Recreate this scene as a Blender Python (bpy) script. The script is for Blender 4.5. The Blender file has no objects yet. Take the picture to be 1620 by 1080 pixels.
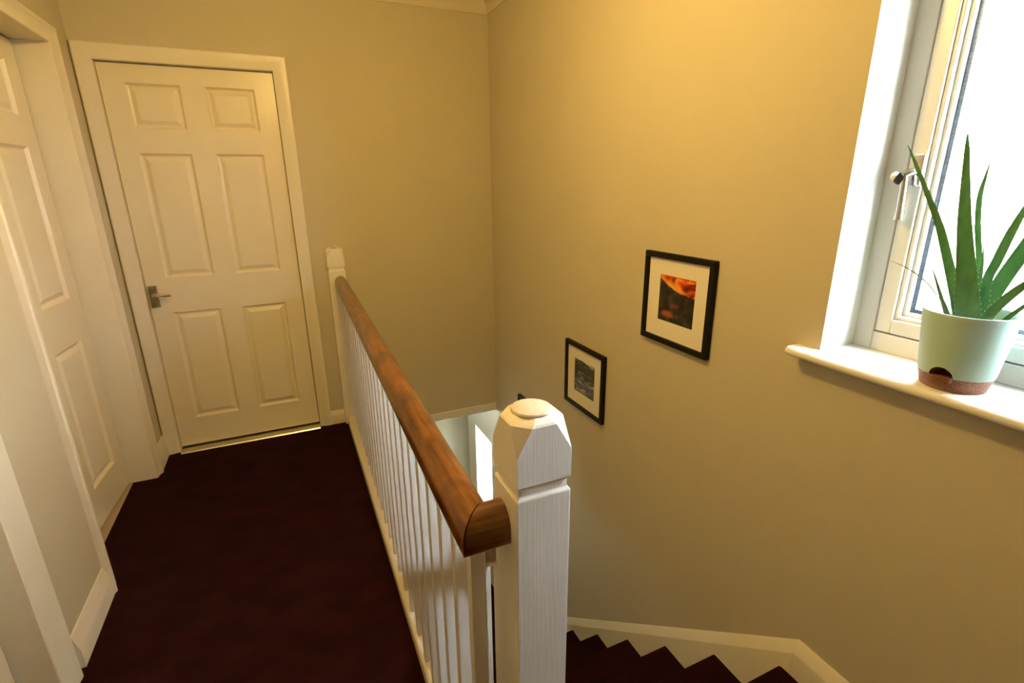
import bpy, bmesh, math, random
from mathutils import Vector, Matrix
random.seed(7)
S = bpy.context.scene
COL = S.collection
PI = math.pi

# ------------------------------------------------------------------ camera
F_PX, PITCH, ROLL, YAW, CAM_H = 801.1074, .3010, -.0117, .4184, 1.4245
cam = bpy.data.cameras.new('camera')
cam.sensor_fit = 'HORIZONTAL'; cam.sensor_width = 36.0
cam.lens = F_PX / 1620 * 36.0
cam.clip_start = .02
camo = bpy.data.objects.new('camera', cam); COL.objects.link(camo)
f0 = Vector((math.sin(YAW), math.cos(YAW), 0)); r0 = Vector((math.cos(YAW), -math.sin(YAW), 0)); u0 = Vector((0, 0, 1))
fw = f0*math.cos(PITCH) - u0*math.sin(PITCH); up = u0*math.cos(PITCH) + f0*math.sin(PITCH)
rt = r0*math.cos(ROLL) + up*math.sin(ROLL); up = up*math.cos(ROLL) - r0*math.sin(ROLL)
M = Matrix.Identity(4)
for i in range(3):
    M[i][0] = rt[i]; M[i][1] = up[i]; M[i][2] = -fw[i]
M[2][3] = CAM_H
camo.matrix_world = M
S.camera = camo

# ------------------------------------------------------------------ world, exposure
W = bpy.data.worlds.new('overcast_sky'); S.world = W; W.use_nodes = True
bg = W.node_tree.nodes['Background']
bg.inputs[0].default_value = (.80, .91, 1.0, 1)      # even overcast sky
bg.inputs[1].default_value = 62.0
LAMP_POS = (.20, 1.32, 2.16); LAMP_POWER = 380.0; LAMP_COLOR = (1.0, .645, .175)
S.view_settings.view_transform = 'Standard'
S.view_settings.look = 'None'
S.view_settings.gamma = 1.0
S.view_settings.use_curve_mapping = False
S.view_settings.exposure = 0.0

# ------------------------------------------------------------------ materials
def mat(name, color, rough=.5, metal=0., spec=.5, noise=None, bump=None, coat=0.):
    """noise=(scale vec, second colour, detail); bump=(scale vec, strength, distance)"""
    m = bpy.data.materials.new(name); m.use_nodes = True
    nt = m.node_tree; b = nt.nodes['Principled BSDF']
    b.inputs['Base Color'].default_value = (*color, 1)
    b.inputs['Roughness'].default_value = rough
    b.inputs['Metallic'].default_value = metal
    b.inputs['Specular IOR Level'].default_value = spec
    b.inputs['Coat Weight'].default_value = coat
    tc = nt.nodes.new('ShaderNodeTexCoord')
    def field(scale, detail=3):
        mp = nt.nodes.new('ShaderNodeMapping'); mp.inputs['Scale'].default_value = scale
        nt.links.new(tc.outputs['Object'], mp.inputs[0])
        n = nt.nodes.new('ShaderNodeTexNoise'); n.inputs['Scale'].default_value = 1; n.inputs['Detail'].default_value = detail
        nt.links.new(mp.outputs[0], n.inputs['Vector'])
        return n
    if noise:
        n = field(noise[0], noise[2] if len(noise) > 2 else 3)
        r = nt.nodes.new('ShaderNodeValToRGB')
        r.color_ramp.elements[0].position = .35; r.color_ramp.elements[1].position = .65
        r.color_ramp.elements[0].color = (*color, 1); r.color_ramp.elements[1].color = (*noise[1], 1)
        nt.links.new(n.outputs['Fac'], r.inputs[0]); nt.links.new(r.outputs[0], b.inputs['Base Color'])
    if bump:
        n = field(bump[0], 4)
        bp = nt.nodes.new('ShaderNodeBump'); bp.inputs['Strength'].default_value = bump[1]; bp.inputs['Distance'].default_value = bump[2]
        nt.links.new(n.outputs['Fac'], bp.inputs['Height']); nt.links.new(bp.outputs[0], b.inputs['Normal'])
    return m

MW = {}
MW['wall'] = mat('beige_wall_paint', (.590, .532, .395), .75, spec=.25, noise=((3, 3, 3), (.575, .517, .38)), bump=((420, 420, 420), .12, .001))
MW['ceiling'] = mat('cream_ceiling_paint', (.68, .61, .47), .8, spec=.2)
MW['trim'] = mat('white_gloss_trim', (.80, .75, .62), .34, noise=((6, 6, 6), (.78, .725, .59)), bump=((60, 60, 9), .10, .001))
MW['reveal'] = mat('white_reveal_paint', (.86, .85, .82), .6)
MW['door'] = mat('white_satin_door', (.80, .735, .565), .30, noise=((5, 5, 5), (.78, .71, .545)), bump=((130, 130, 14), .12, .001))
MW['newel'] = mat('brushed_white_gloss', (.83, .80, .75), .33, noise=((22, 22, 4), (.79, .76, .70)), bump=((320, 320, 10), .35, .0015))
MW['button'] = mat('stippled_white_gloss', (.68, .60, .47), .45, noise=((150, 150, 150), (.58, .49, .37)), bump=((300, 300, 300), .4, .001))
MW['carpet'] = mat('burgundy_carpet', (.030, .0066, .0105), 1.0, spec=.05, noise=((7, 11, 9), (.020, .0048, .0078), 8), bump=((650, 650, 650), .9, .004))
MW['chrome'] = mat('chrome', (.72, .73, .75), .16, 1.0)
MW['nickel'] = mat('brushed_nickel', (.42, .41, .40), .32, 1.0)
MW['aluminium'] = mat('aluminium_threshold', (.68, .69, .70), .30, 1.0, bump=((500, 6, 6), .2, .001))
MW['black'] = mat('black_frame', (.008, .007, .007), .55, spec=.22)
MW['mount'] = mat('cream_mount_board', (.80, .76, .67), .9, spec=.1)
MW['pot'] = mat('mint_plastic', (.47, .67, .62), .45, spec=.4)
MW['terracotta'] = mat('speckled_terracotta', (.165, .050, .018), .45, noise=((420, 420, 420), (.33, .17, .10), 2))
MW['soil'] = mat('potting_soil', (.035, .022, .014), 1.0, noise=((120, 120, 120), (.07, .05, .035)), bump=((200, 200, 200), .8, .004))
MW['leaf'] = mat('aloe_green', (.085, .190, .088), .42, spec=.4, noise=((75, 75, 30), (.130, .260, .120), 2))
def let_light_through(m, amount, color):
    nt = m.node_tree; b = nt.nodes['Principled BSDF']; o = next(n for n in nt.nodes if n.type == 'OUTPUT_MATERIAL')
    t = nt.nodes.new('ShaderNodeBsdfTranslucent'); t.inputs[0].default_value = (*color, 1)
    x = nt.nodes.new('ShaderNodeMixShader'); x.inputs[0].default_value = amount
    nt.links.new(b.outputs[0], x.inputs[1]); nt.links.new(t.outputs[0], x.inputs[2]); nt.links.new(x.outputs[0], o.inputs[0])
let_light_through(MW['leaf'], .22, (.16, .34, .10))
MW['leaf_dry'] = mat('aloe_dry_grey_green', (.20, .25, .16), .6)
MW['spine'] = mat('aloe_spine', (.55, .62, .40), .5)
MW['upvc'] = mat('white_window_frame', (.84, .84, .82), .32)
MW['gasket'] = mat('black_gasket', (.02, .02, .02), .7)
MW['spacer'] = mat('blue_grey_spacer', (.10, .15, .24), .35, .6, noise=((30, 30, 260), (.18, .24, .36)))
MW['far_floor'] = mat('beige_floor', (.42, .34, .24), .7)
MW['white_knob'] = mat('white_plastic', (.85, .85, .85), .3)

def wood(name, axis):
    m = bpy.data.materials.new(name); m.use_nodes = True
    nt = m.node_tree; b = nt.nodes['Principled BSDF']
    b.inputs['Roughness'].default_value = .30; b.inputs['Coat Weight'].default_value = .35; b.inputs['Coat Roughness'].default_value = .16
    tc = nt.nodes.new('ShaderNodeTexCoord')
    def noise(sc_long, sc_across, detail, dist=0):
        mp = nt.nodes.new('ShaderNodeMapping')
        s = [sc_across]*3; s['xyz'.index(axis)] = sc_long
        mp.inputs['Scale'].default_value = s
        nt.links.new(tc.outputs['Object'], mp.inputs[0])
        n = nt.nodes.new('ShaderNodeTexNoise'); n.inputs['Scale'].default_value = 1; n.inputs['Detail'].default_value = detail
        n.inputs['Distortion'].default_value = dist
        nt.links.new(mp.outputs[0], n.inputs['Vector']); return n
    n1 = noise(5, 70, 6, .6); n2 = noise(9, 14, 3, 1.2)
    mx = nt.nodes.new('ShaderNodeMath'); mx.operation = 'MULTIPLY_ADD'; mx.inputs[1].default_value = .55
    h = nt.nodes.new('ShaderNodeMath'); h.operation = 'MULTIPLY'; h.inputs[1].default_value = .45
    nt.links.new(n2.outputs['Fac'], h.inputs[0]); nt.links.new(n1.outputs['Fac'], mx.inputs[0]); nt.links.new(h.outputs[0], mx.inputs[2])
    r = nt.nodes.new('ShaderNodeValToRGB'); cr = r.color_ramp
    cr.elements[0].position = .33; cr.elements[0].color = (.030, .0075, .0022, 1)
    cr.elements[1].position = .66; cr.elements[1].color = (.255, .098, .019, 1)
    e = cr.elements.new(.48); e.color = (.128, .043, .0082, 1)
    nt.links.new(mx.outputs[0], r.inputs[0]); nt.links.new(r.outputs[0], b.inputs['Base Color'])
    bp = nt.nodes.new('ShaderNodeBump'); bp.inputs['Strength'].default_value = .15; bp.inputs['Distance'].default_value = .001
    nt.links.new(n1.outputs['Fac'], bp.inputs['Height']); nt.links.new(bp.outputs[0], b.inputs['Normal'])
    return m
MW['wood_y'] = wood('varnished_pine_along', 'y')
MW['wood_x'] = wood('varnished_pine_across', 'x')

def glass_mat():
    m = bpy.data.materials.new('window_glass'); m.use_nodes = True
    nt = m.node_tree; nt.nodes.clear()
    o = nt.nodes.new('ShaderNodeOutputMaterial'); mx = nt.nodes.new('ShaderNodeMixShader'); mx.inputs[0].default_value = .06
    t = nt.nodes.new('ShaderNodeBsdfTransparent'); g = nt.nodes.new('ShaderNodeBsdfGlossy'); g.inputs['Roughness'].default_value = .03
    nt.links.new(t.outputs[0], mx.inputs[1]); nt.links.new(g.outputs[0], mx.inputs[2]); nt.links.new(mx.outputs[0], o.inputs[0])
    return m
MW['glass'] = glass_mat()

def emission(name, color, strength):
    m = bpy.data.materials.new(name); m.use_nodes = True
    nt = m.node_tree; nt.nodes.clear()
    o = nt.nodes.new('ShaderNodeOutputMaterial'); e = nt.nodes.new('ShaderNodeEmission')
    e.inputs[0].default_value = (*color, 1); e.inputs[1].default_value = strength
    nt.links.new(e.outputs[0], o.inputs[0]); return m
MW['bulb'] = emission('warm_lamp_globe', LAMP_COLOR, LAMP_POWER)

# ------------------------------------------------------------------ mesh helpers
def quad_box(bm, lo, hi):
    x0, y0, z0 = lo; x1, y1, z1 = hi
    v = [bm.verts.new(p) for p in ((x0,y0,z0),(x1,y0,z0),(x1,y1,z0),(x0,y1,z0),(x0,y0,z1),(x1,y0,z1),(x1,y1,z1),(x0,y1,z1))]
    for f in ((3,2,1,0),(4,5,6,7),(0,1,5,4),(1,2,6,5),(2,3,7,6),(3,0,4,7)):
        bm.faces.new([v[i] for i in f])
def loft(bm, rings, cap=True, closed=True):
    """rings: list of equally long point lists"""
    R = [[bm.verts.new(p) for p in r] for r in rings]
    n = len(R[0])
    for a, b in zip(R, R[1:]):
        for i in range(n if closed else n-1):
            j = (i+1) % n
            try: bm.faces.new((a[i], a[j], b[j], b[i]))
            except ValueError: pass
    if cap:
        try: bm.faces.new(list(reversed(R[0])))
        except ValueError: pass
        try: bm.faces.new(R[-1])
        except ValueError: pass
def lathe(bm, prof, cx=0, cy=0, n=40):
    rings = [[(cx+r*math.cos(2*PI*i/n), cy+r*math.sin(2*PI*i/n), z) for i in range(n)] for r, z in prof]
    loft(bm, rings)
def tube(bm, pts, rad, n=12):
    pts = [Vector(p) for p in pts]
    rings = []
    for i, p in enumerate(pts):
        d = (pts[min(i+1, len(pts)-1)] - pts[max(i-1, 0)]).normalized()
        a = d.orthogonal().normalized() if i == 0 else (prev - d*prev.dot(d)).normalized()
        prev = a; b = d.cross(a)
        r = rad[i] if isinstance(rad, (list, tuple)) else rad
        rings.append([p + a*r*math.cos(2*PI*k/n) + b*r*math.sin(2*PI*k/n) for k in range(n)])
    loft(bm, rings)
def link(name, bm, m, parent=None, smooth=False, bevel=0., seg=2):
    bmesh.ops.recalc_face_normals(bm, faces=bm.faces)
    me = bpy.data.meshes.new(name); bm.to_mesh(me); bm.free()
    me.materials.append(m)
    o = bpy.data.objects.new(name, me); COL.objects.link(o)
    if parent: o.parent = parent
    if bevel:
        b = o.modifiers.new('bevel', 'BEVEL'); b.width = bevel; b.segments = seg; b.limit_method = 'ANGLE'; b.angle_limit = math.radians(35)
    if smooth:
        for p in me.polygons: p.use_smooth = True
        e = o.modifiers.new('split', 'EDGE_SPLIT'); e.split_angle = math.radians(smooth if smooth is not True else 40)
    return o
def boxes(name, bs, m, parent=None, bevel=0., smooth=False):
    bm = bmesh.new()
    for lo, hi in bs: quad_box(bm, lo, hi)
    return link(name, bm, m, parent, smooth, bevel)
def tag(o, label, cat, group=None, kind=None):
    o['label'] = label; o['category'] = cat
    if group: o['group'] = group
    if kind: o['kind'] = kind
    return o
def thing(name, loc, label, cat, group=None, kind=None, rz=0):
    o = bpy.data.objects.new(name, None); COL.objects.link(o)
    o.empty_display_size = .05
    o.location = loc; o.rotation_euler = (0, 0, rz)
    return tag(o, label, cat, group, kind)
def instance(src, parent, loc):
    c = src.copy(); COL.objects.link(c); c.parent = parent; c.location = loc
    return c

# ------------------------------------------------------------------ room dimensions
XL, XR, YB, YF = -.75, 1.25, 3.106, -1.7
ZC = 2.45; ZLOW = -2.75
D1 = (-.6764, .0674)              # opening of the door in the back wall
D2 = (2.050, 2.840)               # far opening in the left wall
D3 = (.760, 1.535)                # near opening in the left wall
HEAD = 1.988
WIN = (.15, .824, 1.0, 1.96)     # y0, y1, z0, z1 of the landing window
LOW = (3.22, 3.575, -1.32, -.455) # lower stair window
YH = 3.76                         # end wall of the lower hall

# ------------------------------------------------------------------ walls, floor, ceiling
tag(boxes('wall_back', [
    ((XL-.2, YB, 0), (D1[0]-.03, YB+.22, ZC)), ((D1[1]+.03, YB, -.070), (XR+.05, YB+.10, ZC)),
    ((D1[0]-.03, YB, HEAD+.03), (D1[1]+.03, YB+.22, ZC)), ((D1[0]-.03, YB+.12, 0), (D1[1]+.03, YB+.22, HEAD+.03)),
    ((D1[1]+.03, YB+.10, -.128), (XR+.05, YH+.1, 0.0)), ((D1[1]+.03, YB+.10, 0), (D1[1]+.2, YB+.22, ZC))], MW['wall']),
    'plain beige painted wall behind the six-panel door with chrome handle', 'wall', kind='structure')
tag(boxes('wall_left', [
    ((XL-.12, D2[1]+.03, 0), (XL, YB+.01, ZC)), ((XL-.12, D3[1]+.03, 0), (XL, D2[0]-.03, ZC)),
    ((XL-.12, D2[0]-.03, HEAD+.03), (XL, D2[1]+.03, ZC)), ((XL-.12, D3[0]-.03, HEAD+.03), (XL, D3[1]+.03, ZC)),
    ((XL-.12, YF, 0), (XL, D3[0]-.03, ZC)), ((XL-.25, D3[0]-.1, 0), (XL-.121, D3[1]+.1, ZC)),
    # the room behind the door that stands ajar
    ((-2.10, 1.85, 0), (-2.0, 3.40, ZC)), ((-2.0, 1.75, 0), (XL-.12, 1.85, ZC)), ((-2.0, 3.30, 0), (XL-.12, 3.40, ZC)), ((-2.0, 1.85, 2.40), (XL-.12, 3.30, ZC))], MW['wall']),
    'beige painted wall holding two white doors, with a short stretch of skirting between them', 'wall', kind='structure')
wr = boxes('wall_right', [
    ((XR, YF, ZLOW), (XR+.25, WIN[0], ZC)), ((XR, WIN[0], ZLOW), (XR+.25, WIN[1], WIN[2]-.02)), ((XR, WIN[0], WIN[3]), (XR+.25, WIN[1], ZC)),
    ((XR, WIN[1], LOW[3]), (XR+.25, YH+.1, ZC)), ((XR, WIN[1], ZLOW), (XR+.25, LOW[0], LOW[3])),
    ((XR, LOW[0], ZLOW), (XR+.25, LOW[1], LOW[2])), ((XR, LOW[1], ZLOW), (XR+.25, YH+.1, LOW[3]))], MW['wall'])
tag(wr, 'beige painted wall beside the stairs with hung pictures and the landing window', 'wall', kind='structure')
tag(boxes('wall_front', [((XL-.12, YF-.1, ZLOW), (XR+.25, YF, ZC))], MW['wall']), 'beige wall closing the landing on the side facing the panelled door', 'wall', kind='structure')
tag(boxes('wall_hall', [((-.2, YH, ZLOW), (XR+.25, YH+.1, -.15))], MW['wall']), 'end wall of the lower stairwell, seen between handrail and near newel', 'wall', kind='structure')
tag(boxes('wall_stair', [((.20, .74, ZLOW), (.285, YH, -.24))], MW['wall']), 'beige wall under the landing edge beside the stairs', 'wall', kind='structure')
tag(boxes('wall_riser', [((.20, .62, ZLOW), (XR, .72, -.24))], MW['wall']), 'wall under the landing at the head of the stairs', 'wall', kind='structure')
tag(boxes('ceiling', [((XL-.12, YF-.1, ZC), (XR+.25, YB+.22, ZC+.1))], MW['ceiling']), 'cream ceiling over the landing', 'ceiling', kind='structure')
fl = boxes('floor', [((XL-.13, YF, -.24), (.285, YB+.02, 0)), ((.285, YF, -.24), (XR, .7465, 0)), ((D1[0]-.03, YB+.02, -.24), (D1[1]+.03, YB+.13, 0))], MW['carpet'])
bm = bmesh.new()   # rounded carpet nosing at the head of the stairs
loft(bm, [[(x, .745, 0), (x, .757, -.002), (x, .763, -.008), (x, .765, -.016), (x, .763, -.026), (x, .757, -.032), (x, .745, -.035)] for x in (.372, XR-.022)])
link('carpet_nosing', bm, MW['carpet'], fl, smooth=50)
tag(fl, 'dark burgundy carpet covering the upper landing', 'carpet', kind='structure')
tag(boxes('floor_room', [((-2.0, 1.85, -.1), (XL-.1005, 3.30, .002))], MW['far_floor']), 'beige floor showing under the door that stands ajar', 'floor', kind='structure')
tag(boxes('floor_hall', [((.285, 2.66, -1.96), (XR, YH, -1.836))], MW['carpet']), 'burgundy carpeted half landing at the foot of the stairs', 'carpet', kind='structure')

tag(boxes('ground', [((XR+.26, -40, ZLOW-.1), (60, 40, ZLOW))], mat('garden_ground', (.20, .22, .15), .9, spec=.1, noise=((1.5, 1.5, 1.5), (.27, .26, .22)))),
    'pale garden ground outside the windows', 'ground', kind='structure')
# coving
bm = bmesh.new()
prof = [(0, -.094), (.006, -.094), (.010, -.086)]
for i in range(1, 9):
    a = i/9*PI/2; prof.append((.010+.076*(1-math.cos(a)), -.086+.076*math.sin(a)))
prof += [(.088, -.006), (.094, -.006), (.094, 0), (0, 0)]
def cov_ring(cx, cy, sx, sy): return [(cx+sx*d, cy+sy*d, ZC+h) for d, h in prof]
rings = [cov_ring(XL, YF, 1, 1), cov_ring(XR, YF, -1, 1), cov_ring(XR, YB, -1, -1), cov_ring(XL, YB, 1, -1), cov_ring(XL, YF, 1, 1)]
loft(bm, rings, cap=False)
tag(link('trim_1', bm, MW['ceiling'], smooth=30), 'cream plaster coving along the top of the walls', 'coving', kind='structure')
# painted bead under the back wall over the stairwell
bm = bmesh.new()
loft(bm, [[(x, YB+.10, -.068), (x, YB-.004, -.068), (x, YB-.006, -.074), (x, YB-.004, -.122), (x, YB+.004, -.130), (x, YB+.10, -.130)] for x in (.30, XR)])
tag(link('trim_2', bm, MW['reveal']), 'pale painted edge strip under the wall above the lower stairwell', 'trim', kind='structure')
tag(boxes('trim_3', [((.2855, .76, -.25), (.300, YB, -.004))], MW['trim'], bevel=.003), 'white fascia board along the landing edge under the balusters', 'trim', kind='structure')

# ------------------------------------------------------------------ skirting
def skirt(name, a, b, nrm, h=.120, hf=.062, t=.018, label='', zb=0, m='trim'):
    """board from a to b (xy) standing out along nrm with a splayed top"""
    bm = bmesh.new(); r = []
    for p in (a, b):
        q = [(0, 0), (t, 0), (t, hf), (t-.001, hf+.004), (.004, h-.002), (.002, h), (0, h)]
        r.append([(p[0]+nrm[0]*d, p[1]+nrm[1]*d, zb+z) for d, z in q])
    loft(bm, r)
    return link(name, bm, MW[m], smooth=20)
bl = skirt('baseboard_left', (XL, 1.655), (XL, 1.995), (1, 0))
c = skirt('board', (XL, 2.895), (XL, YB-.002), (1, 0)); c.parent = bl
c = skirt('board', (XL, YF), (XL, D3[0]-.06), (1, 0)); c.parent = bl
tag(bl, 'white splayed skirting board between the two doors of the left wall', 'skirting', kind='structure')
tag(skirt('baseboard_back', (.130, YB), (.224, YB), (0, -1), h=.085, hf=.055, t=.016), 'short white skirting between door frame and far newel', 'skirting', kind='structure')
tag(skirt('baseboard_right', (XR, YF), (XR, .731), (-1, 0), hf=.080, t=.022), 'white level skirting where the landing meets the stair wall', 'skirting', kind='structure')

# ------------------------------------------------------------------ doors
def architrave_ring(bm, x0, x1, z1, w=.068, t_in=.009, t_out=.020):
    """local: opening x0..x1, head z1, front towards -y"""
    prof = [(0, 0), (0, t_in-.003), (.003, t_in), (.012, t_in+.002), (.030, t_in+.006), (w-.016, t_out), (w-.006, t_out), (w-.001, t_out-.004), (w, t_out-.010), (w, 0)]
    def ring(kind):
        out = []
        for d, t in prof:
            if kind == 0: out.append((x0-d, -t, 0))
            if kind == 1: out.append((x0-d, -t, z1+d))
            if kind == 2: out.append((x1+d, -t, z1+d))
            if kind == 3: out.append((x1+d, -t, 0))
        return out
    loft(bm, [ring(k) for k in range(4)])
def door_leaf(parent, x0, x1, z0, z1, thick=.036):
    """moulded six-panel leaf, front face at local y=0; returns nothing"""
    w = x1-x0; st = .093; mu = .104; pw = (w-2*st-mu)/2
    cols = [(x0+st, x0+st+pw), (x1-st-pw, x1-st)]
    rows = [(.180, .792), (.977, 1.588), (1.700, 1.900)]
    bs = []
    zs = [z0, .180, .792, .977, 1.588, 1.700, 1.900, z1]
    for i in range(0, 7, 2): bs.append(((x0, 0, zs[i]), (x1, thick, zs[i+1])))
    for lo, hi in rows:
        for a, b in ((x0, cols[0][0]), (cols[0][1], cols[1][0]), (cols[1][1], x1)): bs.append(((a, 0, lo), (b, thick, hi)))
    leaf = boxes('leaf', bs, MW['door'], parent)
    for lo, hi in rows:
        for a, b in cols:
            bm = bmesh.new(); rings = []
            for ins, dep in ((0, 0), (.002, .003), (.009, .0115), (.014, .0130), (.018, .0125), (.036, .003), (.038, .0025)):
                rings.append([(a+ins, dep, lo+ins), (b-ins, dep, lo+ins), (b-ins, dep, hi-ins), (a+ins, dep, hi-ins)])
            rings.insert(0, [(a, thick-.002, lo), (b, thick-.002, lo), (b, thick-.002, hi), (a, thick-.002, hi)])
            loft(bm, rings)
            link('panel', bm, MW['door'], parent)
    return leaf
def lining(parent, x0, x1, z1, depth, stop):
    t = .03
    boxes('door_lining', [((x0-t, 0, 0), (x0, depth, z1+t)), ((x1, 0, 0), (x1+t, depth, z1+t)), ((x0, 0, z1), (x1, depth, z1+t))], MW['trim'], parent)

d1 = thing('door_1', (0, YB, 0), 'closed white six-panel door with chrome lever handle and metal threshold strip', 'door', kind='structure')
bm = bmesh.new(); architrave_ring(bm, D1[0], D1[1], HEAD-.003); link('architrave', bm, MW['trim'], d1, smooth=25)
lining(d1, D1[0], D1[1], HEAD-.003, .12, .03)
leaf = door_leaf(d1, D1[0]+.003, D1[1]-.003, .018, HEAD-.008)
for ch in d1.children:
    if ch.name.split('.')[0] in ('leaf', 'panel'): ch.location = (0, .026, 0)
# lever handle on back plate
hx, hz = -.646, .886
bk = boxes('handle', [((hx-.020, .014, hz-.057), (hx+.020, .0262, hz+.057))], MW['nickel'], d1, bevel=.003)
bk['label'] = 'brushed chrome lever handle on a rectangular back plate'
bm = bmesh.new(); tube(bm, [(hx+.006, .018, hz+.010), (hx+.006, -.012, hz+.010)], [.011, .009]); link('spindle', bm, MW['nickel'], bk, smooth=True)
bm = bmesh.new(); tube(bm, [(hx+.000, -.018, hz+.011), (hx+.012, -.022, hz+.012), (hx+.045, -.022, hz+.010), (hx+.080, -.020, hz+.008), (hx+.084, -.018, hz+.008)], [.007, .0095, .008, .007, .003]); link('lever', bm, MW['chrome'], bk, smooth=True)
bm = bmesh.new(); tube(bm, [(hx+.002, .013, hz-.040), (hx+.002, .017, hz-.040)], .004); tube(bm, [(hx+.002, .013, hz+.045), (hx+.002, .017, hz+.045)], .004); link('screw', bm, MW['chrome'], bk, smooth=True)
bm = bmesh.new()
loft(bm, [[(x, -.040, -.002), (x, -.034, .006), (x, -.012, .010), (x, .020, .009), (x, .06, .004), (x, .06, -.002)] for x in (D1[0]+.002, D1[1]-.002)])
th = link('threshold_strip', bm, MW['aluminium'], d1, smooth=25); th['label'] = 'metal carpet threshold strip'

d2 = thing('door_2', (XL, 0, 0), 'white six-panel door standing slightly ajar in the left wall next to the corner', 'door', kind='structure', rz=PI/2)
# local x = world y, local -y = world +x
bm = bmesh.new(); architrave_ring(bm, D2[0], D2[1], HEAD, w=.066, t_in=.006, t_out=.022); link('architrave', bm, MW['trim'], d2, smooth=25)
lining(d2, D2[0], D2[1], HEAD, .118, .03)
before = set(d2.children)
door_leaf(d2, -.784, 0, .012, HEAD-.006)
A = math.radians(3.7)
for ch in d2.children:
    if ch not in before:
        ch.location = (D2[1]-.012, .112, 0); ch.rotation_euler = (0, 0, -A)
d3 = thing('door_3', (XL, 0, 0), 'white door in the left wall nearest the window, seen only by its frame foot', 'door', kind='structure', rz=PI/2)
bm = bmesh.new(); architrave_ring(bm, D3[0], D3[1], HEAD, w=.092, t_in=.006, t_out=.020); link('architrave', bm, MW['trim'], d3, smooth=25)
lining(d3, D3[0], D3[1], HEAD, .118, .03)
before = set(d3.children)
door_leaf(d3, D3[0]+.003, D3[1]-.004, .010, HEAD-.006)
for ch in d3.children:
    if ch not in before: ch.location = (0, .082, 0)

# ------------------------------------------------------------------ landing window
w1 = thing('window_1', (XR, .48, WIN[2]), 'white framed landing window with deep sill and chrome casement fastener', 'window', kind='structure')
def L(o):  # parts are built in world coordinates, shift under the window's origin
    o.location = (-XR, -.48, -WIN[2]); return o
y0, y1, z0, z1 = WIN
o = L(boxes('reveal_lining', [((XR+.0005, y1-.001, z0-.02), (XR+.13, y1+.001, z1)), ((XR+.0005, y0-.001, z0-.02), (XR+.13, y0+.001, z1)), ((XR+.0005, y0, z1-.001), (XR+.13, y1, z1+.001))], MW['reveal'], w1))
FX = 1.379  # inner face of the fixed frame
def frame_ring(name, ya, yb, za, zb, wd, xa, xb, m, bev=.003, parent=w1):
    return L(boxes(name, [((xa, ya, za), (xb, ya+wd, zb)), ((xa, yb-wd, za), (xb, yb, zb)), ((xa, ya+wd, za), (xb, yb-wd, za+wd)), ((xa, ya+wd, zb-wd), (xb, yb-wd, zb))], m, parent, bevel=bev))
frame_ring('frame', y0, y1, z0, z1, .048, FX, FX+.075, MW['upvc'])
frame_ring('gasket', y0+.0475, y1-.0475, z0+.0475, z1-.0475, .0046, FX+.012, FX+.05, MW['gasket'], 0)
sy0, sy1, sz0, sz1 = y0+.0520, y1-.0520, z0+.0520, z1-.0520
sash = frame_ring('sash', sy0, sy1, sz0, sz1, .036, FX-.004, FX+.060, MW['upvc'])
frame_ring('bead', sy0+.0355, sy1-.0355, sz0+.0355, sz1-.0355, .011, FX+.002, FX+.05, MW['upvc'], .004)
frame_ring('inner_bead', sy0+.046, sy1-.046, sz0+.046, sz1-.046, .010, FX+.014, FX+.05, MW['upvc'], .003)
frame_ring('spacer', sy0+.0555, sy1-.0555, sz0+.0555, sz1-.0555, .010, FX+.028, FX+.042, MW['spacer'], 0)
for xg in (.0275, .0425):
    L(boxes('pane', [((FX+xg, sy0+.05, sz0+.05), (FX+xg+.001, sy1-.05, sz1-.05))], MW['glass'], w1))
# sill board with rounded nose and a horn past the reveal
bm = bmesh.new()
def sill_ring(y, s=0):
    pts = [(FX+.01, WIN[2]), (1.212, WIN[2])]
    for i in range(1, 8):
        a = PI/2 + i/8*PI; pts.append((1.210+.0125*math.cos(a)*(1-s), WIN[2]-.0125+.0125*math.sin(a)))
    pts += [(1.212, WIN[2]-.025), (FX+.01, WIN[2]-.025)]
    return [(x, y, z) for x, z in pts]
loft(bm, [sill_ring(y0-.004), sill_ring(y1-.002)])
loft(bm, [[(min(p[0], XR+.001), p[1], p[2]) for p in sill_ring(y1-.003)], [(min(p[0], XR+.001), p[1], p[2]) for p in sill_ring(.880)], [(min(p[0], XR+.001)+.003*(p[0] < 1.23), p[1], p[2]) for p in sill_ring(.886)]])
loft(bm, [[(min(p[0], XR+.001), p[1], p[2]) for p in sill_ring(y0-.06)], [(min(p[0], XR+.001), p[1], p[2]) for p in sill_ring(y0-.003)]])
L(link('sill', bm, MW['reveal'], w1, smooth=30))
# casement fastener
hd = L(boxes('fastener', [((FX-.013, .735, 1.408), (FX-.003, .758, 1.482))], MW['chrome'], w1, bevel=.004)); hd['label'] = 'chrome casement fastener with ball end'
bm = bmesh.new(); tube(bm, [(FX-.010, .748, 1.443), (FX-.026, .755, 1.440), (FX-.034, .768, 1.431)], [.008, .008, .009]); link('neck', bm, MW['chrome'], hd, smooth=True)
bm = bmesh.new(); tube(bm, [(FX-.033, .760, 1.432), (FX-.033, .757, 1.400), (FX-.030, .757, 1.360), (FX-.028, .757, 1.334)], [.0080, .0085, .0090, .0105]); link('lever', bm, MW['chrome'], hd, smooth=True)
bm = bmesh.new(); bmesh.ops.create_uvsphere(bm, u_segments=16, v_segments=10, radius=.0135, matrix=Matrix.Translation((FX-.034, .768, 1.427))); link('ball', bm, MW['black'], hd, smooth=True)
bm = bmesh.new(); bmesh.ops.create_uvsphere(bm, u_segments=14, v_segments=8, radius=.0105, matrix=Matrix.Translation((FX-.0385, .7765, 1.432))); link('ball_cap', bm, MW['white_knob'], hd, smooth=True)

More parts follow.
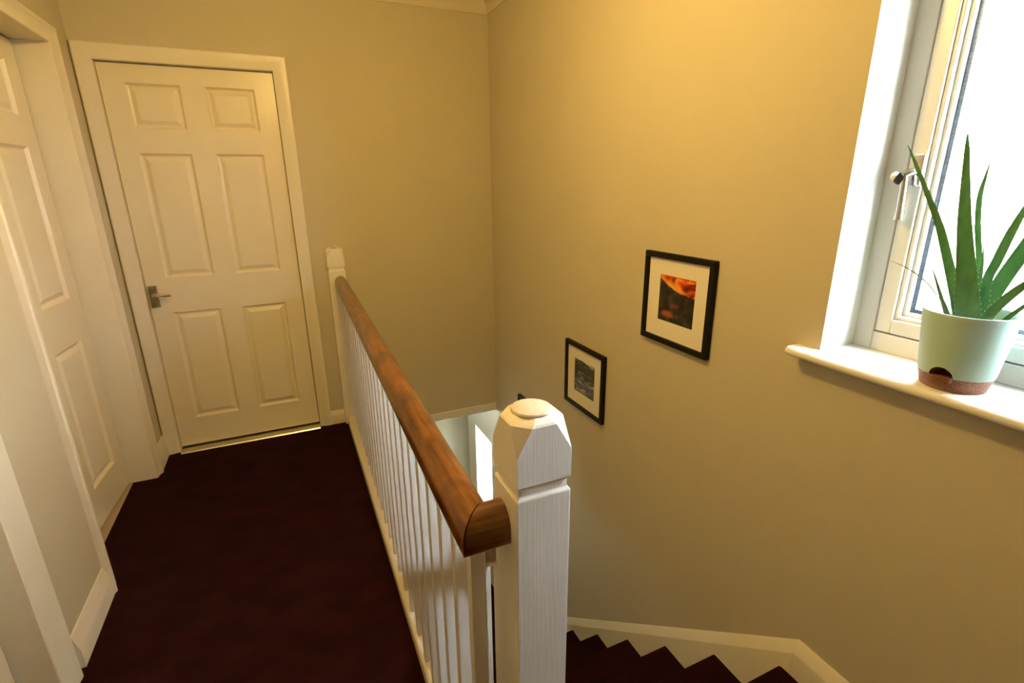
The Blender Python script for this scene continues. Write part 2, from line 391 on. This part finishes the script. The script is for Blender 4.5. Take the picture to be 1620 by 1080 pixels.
# lower stair window
w2 = thing('window_2', (XR, 3.36, LOW[2]), 'bright window low in the stairwell wall beyond the newel', 'window', kind='structure')
a0, a1, c0, c1 = LOW
def L2(o): o.location = (-XR, -3.36, -LOW[2]); return o
fx = XR+.16
L2(boxes('frame', [((fx, a0, c0), (fx+.07, a0+.05, c1)), ((fx, a1-.05, c0), (fx+.07, a1, c1)), ((fx, a0+.05, c0), (fx+.07, a1-.05, c0+.05)), ((fx, a0+.05, c1-.05), (fx+.07, a1-.05, c1))], MW['upvc'], w2, bevel=.003))
L2(boxes('pane', [((fx+.03, a0+.045, c0+.045), (fx+.034, a1-.045, c1-.045))], MW['glass'], w2))
L2(boxes('reveal_lining', [((XR+.0005, a1-.001, c0), (fx, a1+.001, c1)), ((XR+.0005, a0-.001, c0), (fx, a0+.001, c1)), ((XR+.0005, a0, c1-.001), (fx, a1, c1+.001))], MW['reveal'], w2))
L2(boxes('sill', [((XR-.04, a0-.03, c0-.022), (fx+.01, a1+.03, c0+.001))], MW['trim'], w2, bevel=.006))

# ------------------------------------------------------------------ staircase
GO, RI = .2390, .2037
st = thing('staircase', (.8, .764, 0), 'burgundy carpeted stairs descending along the wall with pictures', 'stairs')
def LS(o): o.location = (-.8, -.764, 0); return o
for k in range(1, 9):
    yn = .764+GO*k; z = -RI*k
    bm = bmesh.new(); r = .014
    pr = [(yn-GO-.016, z), (yn-r, z)]
    for i in range(1, 6):
        a = PI/2 - i/6*PI; pr.append((yn-r+r*math.cos(a), z-r+r*math.sin(a)))
    pr += [(yn-r-.002, z-2*r), (yn-.016, z-2*r-.004), (yn-.016, z-RI-.02), (yn-GO-.016, z-RI-.02)]
    loft(bm, [[(x, y, zz) for y, zz in pr] for x in (.345, XR-.020)])
    LS(link('step', bm, MW['carpet'], st, smooth=50))
SL = -.8686
def string(name, x_wall, x_face, ya, yb, m):
    """wall string: sloping board with splayed top, mitred onto the level skirting"""
    bm = bmesh.new(); s = 1 if x_face > x_wall else -1; rings = []
    for y in (ya, yb):
        zt = .119 + SL*(y-.731)
        yy = y
        rings.append([(x_wall, yy, zt), (x_wall+s*.002, yy, zt), (x_face-s*.001, yy, zt-.040), (x_face, yy, zt-.046), (x_face, yy, zt-.50), (x_wall, yy, zt-.50)])
    loft(bm, rings)
    return LS(link(name, bm, m, st, smooth=20))
string('wall_string', XR, XR-.022, .731, 2.70, MW['trim'])
string('outer_string', .300, .345, .775, 2.70, MW['trim'])

# ------------------------------------------------------------------ balustrade on the landing
ba = thing('balustrade', (.24, .65, 0), 'white landing balustrade with varnished wooden handrail and square newel posts', 'balustrade')
BO = Vector((.24, .65, 0))
def LB(o): o.location = -BO; return o
def newel(x0, y0, w, d, zb, half=False):
    """square post: shaft, necking groove, block with cut corners, octagonal top and round button"""
    x1, y1 = x0+w, y0+d
    bm = bmesh.new(); g = .0045
    def sq(z, i=0): return [(x0+i, y0+i, z), (x1-i, y0+i, z), (x1-i, y1-i*(not half), z), (x0+i, y1-i*(not half), z)]
    loft(bm, [sq(zb), sq(.9590), sq(.9610, .0015), sq(.9640, g), sq(.9790, g)])
    post = link('newel_post', bm, MW['newel'], ba, bevel=.0016)
    LB(post)
    bm = bmesh.new()
    def octo(z, ins, cut):
        a, b, c, e = x0+ins, x1-ins, y0+ins, y1-ins*(not half)
        cb = 0 if half else cut
        return [(a+cut, c, z), (b-cut, c, z), (b, c+cut, z), (b, e-cb-1e-4, z), (b-cb-1e-4, e, z), (a+cb+1e-4, e, z), (a, e-cb-1e-4, z), (a, c+cut, z)]
    loft(bm, [octo(.979, .0045, 1e-4), octo(.981, .0008, 1e-4), octo(.983, 0, 1e-4), octo(1.032, 0, 1e-4), octo(1.078, .0015, .0250), octo(1.081, .004, .0260), octo(1.088, .0150, .0225)])
    cap = link('newel_cap', bm, MW['newel'], post, smooth=12)
    cx, cy = (x0+x1)/2, (y0+y1)/2
    if not half:
        bm = bmesh.new(); lathe(bm, [(.0330, 1.085), (.0332, 1.0895), (.0315, 1.0920), (.024, 1.0945), (.012, 1.0958), (.0005, 1.0962)], cx, cy, 48)
        link('newel_button', bm, MW['button'], post, smooth=35)
    else:
        bm = bmesh.new(); lathe(bm, [(.020, 1.090), (.020, 1.095), (.016, 1.0985), (.008, 1.100), (.0005, 1.1005)], cx, cy+.002, 32)
        link('newel_button', bm, MW['button'], post, smooth=35)
    return post
newel(.2745, .605, .0941, .0941, -.40)
newel(.2169, YB-.045, .0941, .0455, 0, half=True)

RZ = .8654; RW = .066; RH = .064
def rail_prof():
    """(across 0..RW, up) seen from the near end, from bottom left"""
    p = [(.004, 0), (.001, .003), (0, .008), (0, .026)]
    for i in range(1, 15):
        a = PI - i/15*PI; p.append((RW/2+RW/2*math.cos(a), .026+(RH-.026)*math.sin(a)))
    p += [(RW, .026), (RW, .008), (RW-.001, .003), (RW-.004, 0)]
    return p
RY0, RX0, RSK = .6300, .193, .0219
bm = bmesh.new()
near = [(RX0+u, RY0+u-.0005, RZ+v) for u, v in rail_prof()]
YE = YB-.045
mid = lambda t: [(RX0+u+RSK*(t*(YE-RY0)), RY0+RW+(YE-RY0-RW)*t, RZ+v) for u, v in rail_prof()]
loft(bm, [near] + [mid(t) for t in (.05, .25, .5, .75, 1)])
rail = LB(link('handrail', bm, MW['wood_y'], ba, smooth=35)); rail['label'] = 'orange-brown varnished wooden handrail'
bm = bmesh.new()
loft(bm, [[(RX0+u+.0032, RY0+u, RZ+v) for u, v in rail_prof()], [(.2750, RY0+u, RZ+v) for u, v in rail_prof()]])
LB(link('handrail_return', bm, MW['wood_x'], ba, smooth=35))
def bx(y): return .2305+.0222*(y-.65)
# base rail on the landing edge
BZ = .046
bm = bmesh.new()
def br(y):
    r = max(.290, bx(y)+.024)
    l = .2185+.0055*(y-1.16)
    return [(l, y, -.01), (l, y, BZ-.008), (l+.003, y, BZ-.003), (l+.008, y, BZ), (r-.004, y, BZ), (r, y, BZ-.004), (r, y, -.01)]
loft(bm, [br(.60), br(YB-.045)])
LB(link('base_rail', bm, MW['trim'], ba, smooth=25))
bw = .014
bm = bmesh.new(); quad_box(bm, (-bw, -.0105, BZ-.001), (bw, .0105, RZ+.004))
src = link('baluster', bm, MW['newel'], ba, bevel=.0015)
PITCHB = .1025
n = 23
for i in range(n):
    y = .6825+PITCHB*i
    loc = Vector((bx(y), y, 0)) - BO
    if i == 0: src.location = loc
    else: instance(src, ba, loc)

# ------------------------------------------------------------------ sloping stair balustrade
sb = thing('stair_balustrade', (.32, .9, -.4), 'sloping stair banister behind the near newel, brown rail over white balusters', 'balustrade')
SO = Vector((.32, .9, -.4))
bm = bmesh.new()
def srz(y): return .7760 - .857*(y-.70)
loft(bm, [[(.290+u*.95, y, srz(y)+v) for u, v in rail_prof()] for y in (.6985, 1.2, 2.0, 2.66)])
o = link('handrail', bm, MW['wood_y'], sb, smooth=35); o.location = -SO
bm = bmesh.new(); loft(bm, [[(x, y, srz(y)+dz) for x, dz in ((.302, -.012), (.340, -.012), (.340, .004), (.302, .004))] for y in (.6985, 2.66)])
o = link('rail_fillet', bm, MW['trim'], sb); o.location = -SO
for i in range(17):
    y = .790+.112*i
    bm = bmesh.new()
    b0 = .119+SL*(y-.731)-.03
    lo = [(.309, y-.013, b0+.013*.86), (.335, y-.013, b0+.013*.86), (.335, y+.013, b0-.013*.86), (.309, y+.013, b0-.013*.86)]
    hi = [(a, b, srz(b)-.008) for a, b, c in lo]
    loft(bm, [lo, hi])
    o = link('baluster', bm, MW['newel'], sb); o.location = -SO
bm = bmesh.new()
quad_box(bm, (.272, 2.66, -1.84), (.366, 2.754, -.72))
o = link('newel_post', bm, MW['newel'], sb, bevel=.004); o.location = -SO

# ------------------------------------------------------------------ pictures
def print_mat(kind):
    m = bpy.data.materials.new('photo_print_'+kind); m.use_nodes = True
    nt = m.node_tree; b = nt.nodes['Principled BSDF']; b.inputs['Roughness'].default_value = .35
    N = nt.nodes.new; Lk = nt.links.new
    tc = N('ShaderNodeTexCoord'); sp = N('ShaderNodeSeparateXYZ'); Lk(tc.outputs['Generated'], sp.inputs[0])
    def ns(scale, detail=5, dist=0.):
        mp = N('ShaderNodeMapping'); mp.inputs['Scale'].default_value = scale; Lk(tc.outputs['Generated'], mp.inputs[0])
        n = N('ShaderNodeTexNoise'); n.inputs['Scale'].default_value = 1; n.inputs['Detail'].default_value = detail; n.inputs['Distortion'].default_value = dist
        Lk(mp.outputs[0], n.inputs['Vector']); return n.outputs['Fac']
    def ramp(fac, els):
        r = N('ShaderNodeValToRGB'); cr = r.color_ramp
        cr.elements[0].position, cr.elements[0].color = els[0][0], (*els[0][1], 1)
        cr.elements[1].position, cr.elements[1].color = els[-1][0], (*els[-1][1], 1)
        for p, c in els[1:-1]:
            e = cr.elements.new(p); e.color = (*c, 1)
        Lk(fac, r.inputs[0]); return r.outputs[0]
    def math_(op, a, bb=None, c=None):
        k = N('ShaderNodeMath'); k.operation = op
        for i, q in enumerate((a, bb, c)):
            if q is None: continue
            if isinstance(q, (int, float)): k.inputs[i].default_value = q
            else: Lk(q, k.inputs[i])
        return k.outputs[0]
    def mix(f, a, c):
        k = N('ShaderNodeMix'); k.data_type = 'RGBA'; Lk(f, k.inputs[0])
        for s, q in ((6, a), (7, c)):
            if isinstance(q, tuple): k.inputs[s].default_value = (*q, 1)
            else: Lk(q, k.inputs[s])
        return k.outputs[2]
    v = sp.outputs['Z']; u = math_('SUBTRACT', 1.0, sp.outputs['Y'])      # u runs from the far edge to the near edge
    if kind == 'sunset':
        sky = ramp(ns((1, 3.2, 6), 6, .8), [(.30, (.02, .006, .006)), (.44, (.32, .020, .004)), (.55, (.75, .11, .006)), (.68, (.95, .42, .03))])
        land = ramp(ns((1, 7, 9), 7, .3), [(.36, (.008, .007, .006)), (.56, (.030, .025, .020)), (.72, (.085, .070, .060))])
        # ridge: falls from the far top corner to the horizon
        ridge = math_('MULTIPLY_ADD', math_('POWER', math_('SUBTRACT', 1.0, u), 2.5), .28, .64)
        ridge = math_('ADD', ridge, math_('MULTIPLY_ADD', ns((1, 14, 2), 4), .07, -.035))
        glow = math_('SUBTRACT', 1.0, math_('ADD', math_('ABSOLUTE', math_('MULTIPLY', math_('SUBTRACT', math_('SUBTRACT', v, ridge), .04), 7.0)), math_('ABSOLUTE', math_('MULTIPLY', math_('SUBTRACT', u, .38), 1.9))))
        gl_ = N('ShaderNodeClamp'); Lk(glow, gl_.inputs[0])
        sky = mix(gl_.outputs[0], sky, (1.0, .50, .05))
        f = math_('MULTIPLY_ADD', math_('SUBTRACT', v, ridge), 40, .5)
        kk = N('ShaderNodeClamp'); Lk(f, kk.inputs[0])
        du = math_('SUBTRACT', u, .27); dv = math_('SUBTRACT', v, .17)
        blob = math_('ADD', math_('MULTIPLY', math_('MULTIPLY', du, du), 22.), math_('MULTIPLY', math_('MULTIPLY', dv, dv), 120.))
        bl_ = N('ShaderNodeClamp'); Lk(math_('MULTIPLY', math_('SUBTRACT', 1.0, blob), ns((1, 9, 14), 5)), bl_.inputs[0])
        du2 = math_('SUBTRACT', u, .44); dv2 = math_('SUBTRACT', v, .38)
        blob2 = math_('ADD', math_('MULTIPLY', math_('MULTIPLY', du2, du2), 40.), math_('MULTIPLY', math_('MULTIPLY', dv2, dv2), 230.))
        bl2 = N('ShaderNodeClamp'); Lk(math_('MULTIPLY', math_('SUBTRACT', 1.0, blob2), math_('MULTIPLY', ns((1, 11, 16), 5), .55)), bl2.inputs[0])
        land = mix(bl2.outputs[0], land, (.55, .11, .04))
        land2 = mix(bl_.outputs[0], land, (.75, .16, .05))
        col = mix(kk.outputs[0], land2, sky)
    else:
        a = ramp(ns((1, 2.2, 9), 8, 1.0), [(.34, (.006, .006, .006)), (.48, (.055, .052, .048)), (.58, (.26, .25, .23)), (.68, (.70, .68, .62))])
        g = ramp(v, [(0, (.5, .5, .5)), (.35, (1.1, 1.1, 1.05)), (.55, (.45, .45, .43)), (.8, (.35, .35, .33)), (1, (1.4, 1.4, 1.35))])
        k = N('ShaderNodeMix'); k.data_type = 'RGBA'; k.blend_type = 'MULTIPLY'; k.inputs[0].default_value = 1.0
        Lk(a, k.inputs[6]); Lk(g, k.inputs[7]); col = k.outputs[2]
    Lk(col, b.inputs['Base Color'])
    return m
MW['sunset'] = print_mat('sunset'); MW['mono'] = print_mat('mono')
def picture(yf, zt, pm, label, rx=0.):
    """frame hung on the right wall; yf = far edge, zt = top edge"""
    W_, H_, T, B = .340, .330, .020, .020
    t = thing('picture_frame', (XR, yf-W_/2, zt-H_), label, 'picture', 'framed photographs along the stairs')
    def q(lo, hi): return ((-hi[2], lo[0], lo[1]), (-lo[2], hi[0], hi[1]))     # (across, up, out)
    w2 = W_/2
    boxes('frame', [q((-w2, 0, .001), (w2, B, T)), q((-w2, H_-B, .001), (w2, H_, T)), q((-w2, B, .001), (-w2+B, H_-B, T)), q((w2-B, B, .001), (w2, H_-B, T))], MW['black'], t, bevel=.0015)
    pw, ph, pz = .178, .168, .084
    # mount board with a cut window
    bs = [((-w2+B-.002, B-.002), (w2-B+.002, pz)), ((-w2+B-.002, pz+ph), (w2-B+.002, H_-B+.002)), ((-w2+B-.002, pz), (-pw/2, pz+ph)), ((pw/2, pz), (w2-B+.002, pz+ph))]
    boxes('mount', [q((a[0], a[1], .004), (b[0], b[1], .010)) for a, b in bs], MW['mount'], t)
    boxes('print', [q((-pw/2-.002, pz-.002, .004), (pw/2+.002, pz+ph+.002, .0085))], pm, t)
    return t
picture(1.531, 1.186, MW['sunset'], 'black framed photo of an orange sunset over dark hills, on the stair wall')
picture(2.110, .686, MW['mono'], 'black framed black-and-white landscape photo on the stair wall')
picture(2.690, .160, MW['mono'], 'black framed picture lowest down the stair wall, only its top corner showing')

# ------------------------------------------------------------------ aloe on the sill
PX, PY, PZ = 1.278, .5405, WIN[2]
al = thing('potted_aloe', (PX, PY, PZ), 'green aloe plant in mint pot with brown speckled base on the window sill', 'plant')
def LP(o): o.location = (-PX, -PY, -PZ); return o
bm = bmesh.new()
lathe(bm, [(.052, PZ), (.0565, PZ+.001), (.0570, PZ+.003), (.0635, PZ+.028), (.0640, PZ+.0305), (.060, PZ+.0312), (.02, PZ+.0312)], PX, PY, 56)
LP(link('pot_base', bm, MW['terracotta'], al, smooth=35))
bm = bmesh.new()
ro = [(.0560, PZ+.0308), (.0640, PZ+.0312), (.0655, PZ+.036), (.0786, PZ+.158), (.0798, PZ+.162), (.0790, PZ+.1645), (.0770, PZ+.1645), (.0760, PZ+.162), (.0735, PZ+.135), (.02, PZ+.133)]
lathe(bm, ro, PX, PY, 64)
pot = LP(link('pot', bm, MW['pot'], al))
bm = bmesh.new(); lathe(bm, [(.0725, PZ+.128), (.0733, PZ+.1395), (.05, PZ+.143), (.02, PZ+.145), (.001, PZ+.146)], PX, PY, 40)
LP(link('soil', bm, MW['soil'], al, smooth=True))
# half-round watering opening with a lip, facing the room
ang = math.radians(183)
def on_pot(da, z, extra=0.):
    r = .0570+(.0640-.0570)*min(1, z/.0305) if z < .0308 else .0645+(.0790-.0645)*((z-.0312)/.130)
    a = ang+da/.064
    return (PX+(r+extra)*math.cos(a), PY+(r+extra)*math.sin(a), PZ+z)
arc = [(.0215*math.cos(PI*i/14), .0295+.0230*math.sin(PI*i/14)) for i in range(15)]
bm = bmesh.new(); loft(bm, [[on_pot(a_, z_, .008) for a_, z_ in arc], [on_pot(a_, z_, -.040) for a_, z_ in arc]])
cut = link('cutter', bm, MW['terracotta']); cut.location = (-PX, -PY, -PZ); cut.parent = al
bo = pot.modifiers.new('opening', 'BOOLEAN'); bo.operation = 'DIFFERENCE'; bo.solver = 'EXACT'; bo.object = cut; bo.material_mode = 'TRANSFER'
bpy.context.view_layer.update()
pot.data = bpy.data.meshes.new_from_object(pot.evaluated_get(bpy.context.evaluated_depsgraph_get()))
pot.modifiers.clear(); bpy.data.objects.remove(cut)
for p_ in pot.data.polygons: p_.use_smooth = True
pot.modifiers.new('split', 'EDGE_SPLIT').split_angle = math.radians(35)
bm = bmesh.new(); rings = []
for i in range(13):
    a = -.0215+.043*i/12
    b = .0075*math.cos(a/.0215*PI/2)**.5 if abs(a) < .0214 else 0.0
    b *= 1.2
    rings.append([on_pot(a, .0235, .0005), on_pot(a, .0235, .003+b), on_pot(a, .0345, .004+b), on_pot(a, .0345, .0022+b), on_pot(a, .0260, .0012+b), on_pot(a, .0260, .0005)])
loft(bm, rings)
LP(link('water_spout', bm, MW['terracotta'], al))

LEAVES = [
 ('leaf', [(1.2621,0.5318,1.1302,0.0219),(1.2592,0.5387,1.1691,0.0209),(1.2537,0.5518,1.2325,0.0175),(1.2482,0.5647,1.2948,0.0137),(1.2432,0.5765,1.3561,0.0108),(1.2386,0.5875,1.4279,0.0070),(1.2353,0.5951,1.4805,0.0042),(1.2332,0.6002,1.5139,0.0005)]),
 ('leaf', [(1.2736,0.5509,1.1376,0.0108),(1.2655,0.5700,1.1981,0.0104),(1.2553,0.5942,1.2699,0.0090),(1.2457,0.6169,1.3337,0.0076),(1.2336,0.6455,1.3965,0.0052),(1.2228,0.6711,1.4518,0.0037),(1.2141,0.6915,1.4936,0.0005)]),
 ('leaf', [(1.3072,0.5357,1.1373,0.0068),(1.2982,0.5569,1.2594,0.0053),(1.2917,0.5723,1.3347,0.0052),(1.2887,0.5795,1.3889,0.0047),(1.2890,0.5787,1.4275,0.0028),(1.2897,0.5770,1.4605,0.0005)]),
 ('leaf', [(1.2969,0.5343,1.1324,0.0058),(1.2924,0.5449,1.2213,0.0038),(1.2908,0.5488,1.2623,0.0024),(1.2891,0.5528,1.2937,0.0005)]),
 ('leaf', [(1.2953,0.5253,1.1344,0.0086),(1.2918,0.5335,1.2232,0.0079),(1.2943,0.5277,1.2673,0.0082),(1.2977,0.5195,1.3222,0.0075),(1.3024,0.5084,1.3748,0.0051),(1.3083,0.4946,1.4238,0.0004)]),
 ('leaf', [(1.3153,0.5293,1.1310,0.0125),(1.3145,0.5311,1.1754,0.0128),(1.3194,0.5197,1.2321,0.0137),(1.3257,0.5047,1.2866,0.0131),(1.3318,0.4903,1.3454,0.0084),(1.3399,0.4711,1.4033,0.0004)]),
 ('leaf', [(1.2580,0.5108,1.1360,0.0102),(1.2613,0.5030,1.1689,0.0100),(1.2680,0.4872,1.2020,0.0096),(1.2758,0.4686,1.2318,0.0080),(1.2859,0.4448,1.2609,0.0044),(1.2949,0.4235,1.2839,0.0004)]),
 ('leaf', [(1.2530,0.4841,1.1379,0.0045),(1.2565,0.4757,1.1629,0.0048),(1.2649,0.4560,1.1950,0.0042),(1.2733,0.4360,1.2234,0.0004)]),
 ('leaf', [(1.2489,0.5580,1.1321,0.0060),(1.2455,0.5660,1.1565,0.0050),(1.2395,0.5801,1.1893,0.0035),(1.2338,0.5936,1.2236,0.0020),(1.2283,0.6067,1.2557,0.0003)]),
 ('leaf_dry', [(1.2489,0.5600,1.1400,0.0014),(1.2389,0.5766,1.1793,0.0013),(1.2342,0.5876,1.1938,0.0013),(1.2269,0.6048,1.2163,0.0018),(1.2163,0.6298,1.2368,0.0022),(1.2070,0.6519,1.2493,0.0016),(1.1995,0.6696,1.2571,0.0004)]),
]
def catmull(pts, per=5):
    P = [pts[0]] + list(pts) + [pts[-1]]; out = []
    for i in range(1, len(P)-2):
        for k in range(per):
            t = k/per
            out.append(tuple(.5*((2*P[i][j]) + (-P[i-1][j]+P[i+1][j])*t + (2*P[i-1][j]-5*P[i][j]+4*P[i+1][j]-P[i+2][j])*t*t + (-P[i-1][j]+3*P[i][j]-3*P[i+1][j]+P[i+2][j])*t**3) for j in range(4)))
    out.append(tuple(pts[-1])); return out
VIEW = Vector((PX, PY, 0)).normalized()
for mname, pts in LEAVES:
    sm = catmull(pts)
    bm = bmesh.new(); rings = []; frames = []
    for i, p in enumerate(sm):
        P = Vector(p[:3]); d = (Vector(sm[min(i+1, len(sm)-1)][:3]) - Vector(sm[max(i-1, 0)][:3])).normalized()
        nrm = (-VIEW - d*(-VIEW).dot(d)).normalized(); side = d.cross(nrm).normalized()
        hor = abs(side.z); hw = max(p[3], .0002) * max(.45, math.sqrt(max(0., 1-hor*hor)))
        th = hw*.55
        ring = []
        for k in range(14):
            a = 2*PI*k/14; cx_, sy_ = math.cos(a), math.sin(a)
            ring.append(P + side*hw*cx_ + nrm*(th*sy_ if sy_ < 0 else th*.35*sy_) + nrm*th*.45*(cx_*cx_))
        rings.append(ring); frames.append((P, d, nrm, side, hw, th))
    loft(bm, rings)
    lf = LP(link('leaf', bm, MW[mname], al, smooth=60))
    if mname != 'leaf_dry' and pts[0][3] > .005:
        bm = bmesh.new(); L_ = 0; last = 0
        for i in range(1, len(frames)-3):
            P, d, nrm, side, hw, th = frames[i]
            L_ += (P-frames[i-1][0]).length
            if P.z < 1.165: continue
            m_ = max(1, int((P-frames[i-1][0]).length/.009))
            for j in range(m_):
                Q = frames[i-1][0].lerp(P, j/m_); h_ = frames[i-1][4]*(1-j/m_)+hw*j/m_
                for s in (-1, 1):
                    b = Q + side*s*(h_-.0004) + nrm*th*.45
                    tip = b + side*s*.0020 + d*.0012
                    loft(bm, [[b-d*.0011, b+nrm*.0006, b+d*.0011, b-nrm*.0006], [tip-d*.00008, tip+nrm*.00008, tip+d*.00008, tip-nrm*.00008]])
        if len(bm.verts):
            sp_ = link('spines', bm, MW['spine'], lf)
        else: bm.free()

# ------------------------------------------------------------------ ceiling pendant (above the picture's edge)
lp = thing('pendant_lamp_offscreen', (LAMP_POS[0], LAMP_POS[1], ZC), 'warm glowing globe pendant hanging from the landing ceiling', 'lamp')
bm = bmesh.new(); lathe(bm, [(.048, 0), (.048, -.008), (.030, -.022), (.006, -.028)], 0, 0, 28); link('ceiling_rose', bm, MW['white_knob'], lp, smooth=40)
bm = bmesh.new(); tube(bm, [(0, 0, -.02), (0, 0, LAMP_POS[2]-ZC+.09)], .004, 8); link('cord', bm, MW['white_knob'], lp, smooth=True)
bm = bmesh.new(); lathe(bm, [(.010, LAMP_POS[2]-ZC+.095), (.018, LAMP_POS[2]-ZC+.085), (.020, LAMP_POS[2]-ZC+.052)], 0, 0, 20); link('bulb_holder', bm, MW['white_knob'], lp, smooth=40)
bm = bmesh.new(); bmesh.ops.create_uvsphere(bm, u_segments=28, v_segments=16, radius=.055, matrix=Matrix.Translation((0, 0, LAMP_POS[2]-ZC))); link('bulb_offscreen', bm, MW['bulb'], lp, smooth=True)
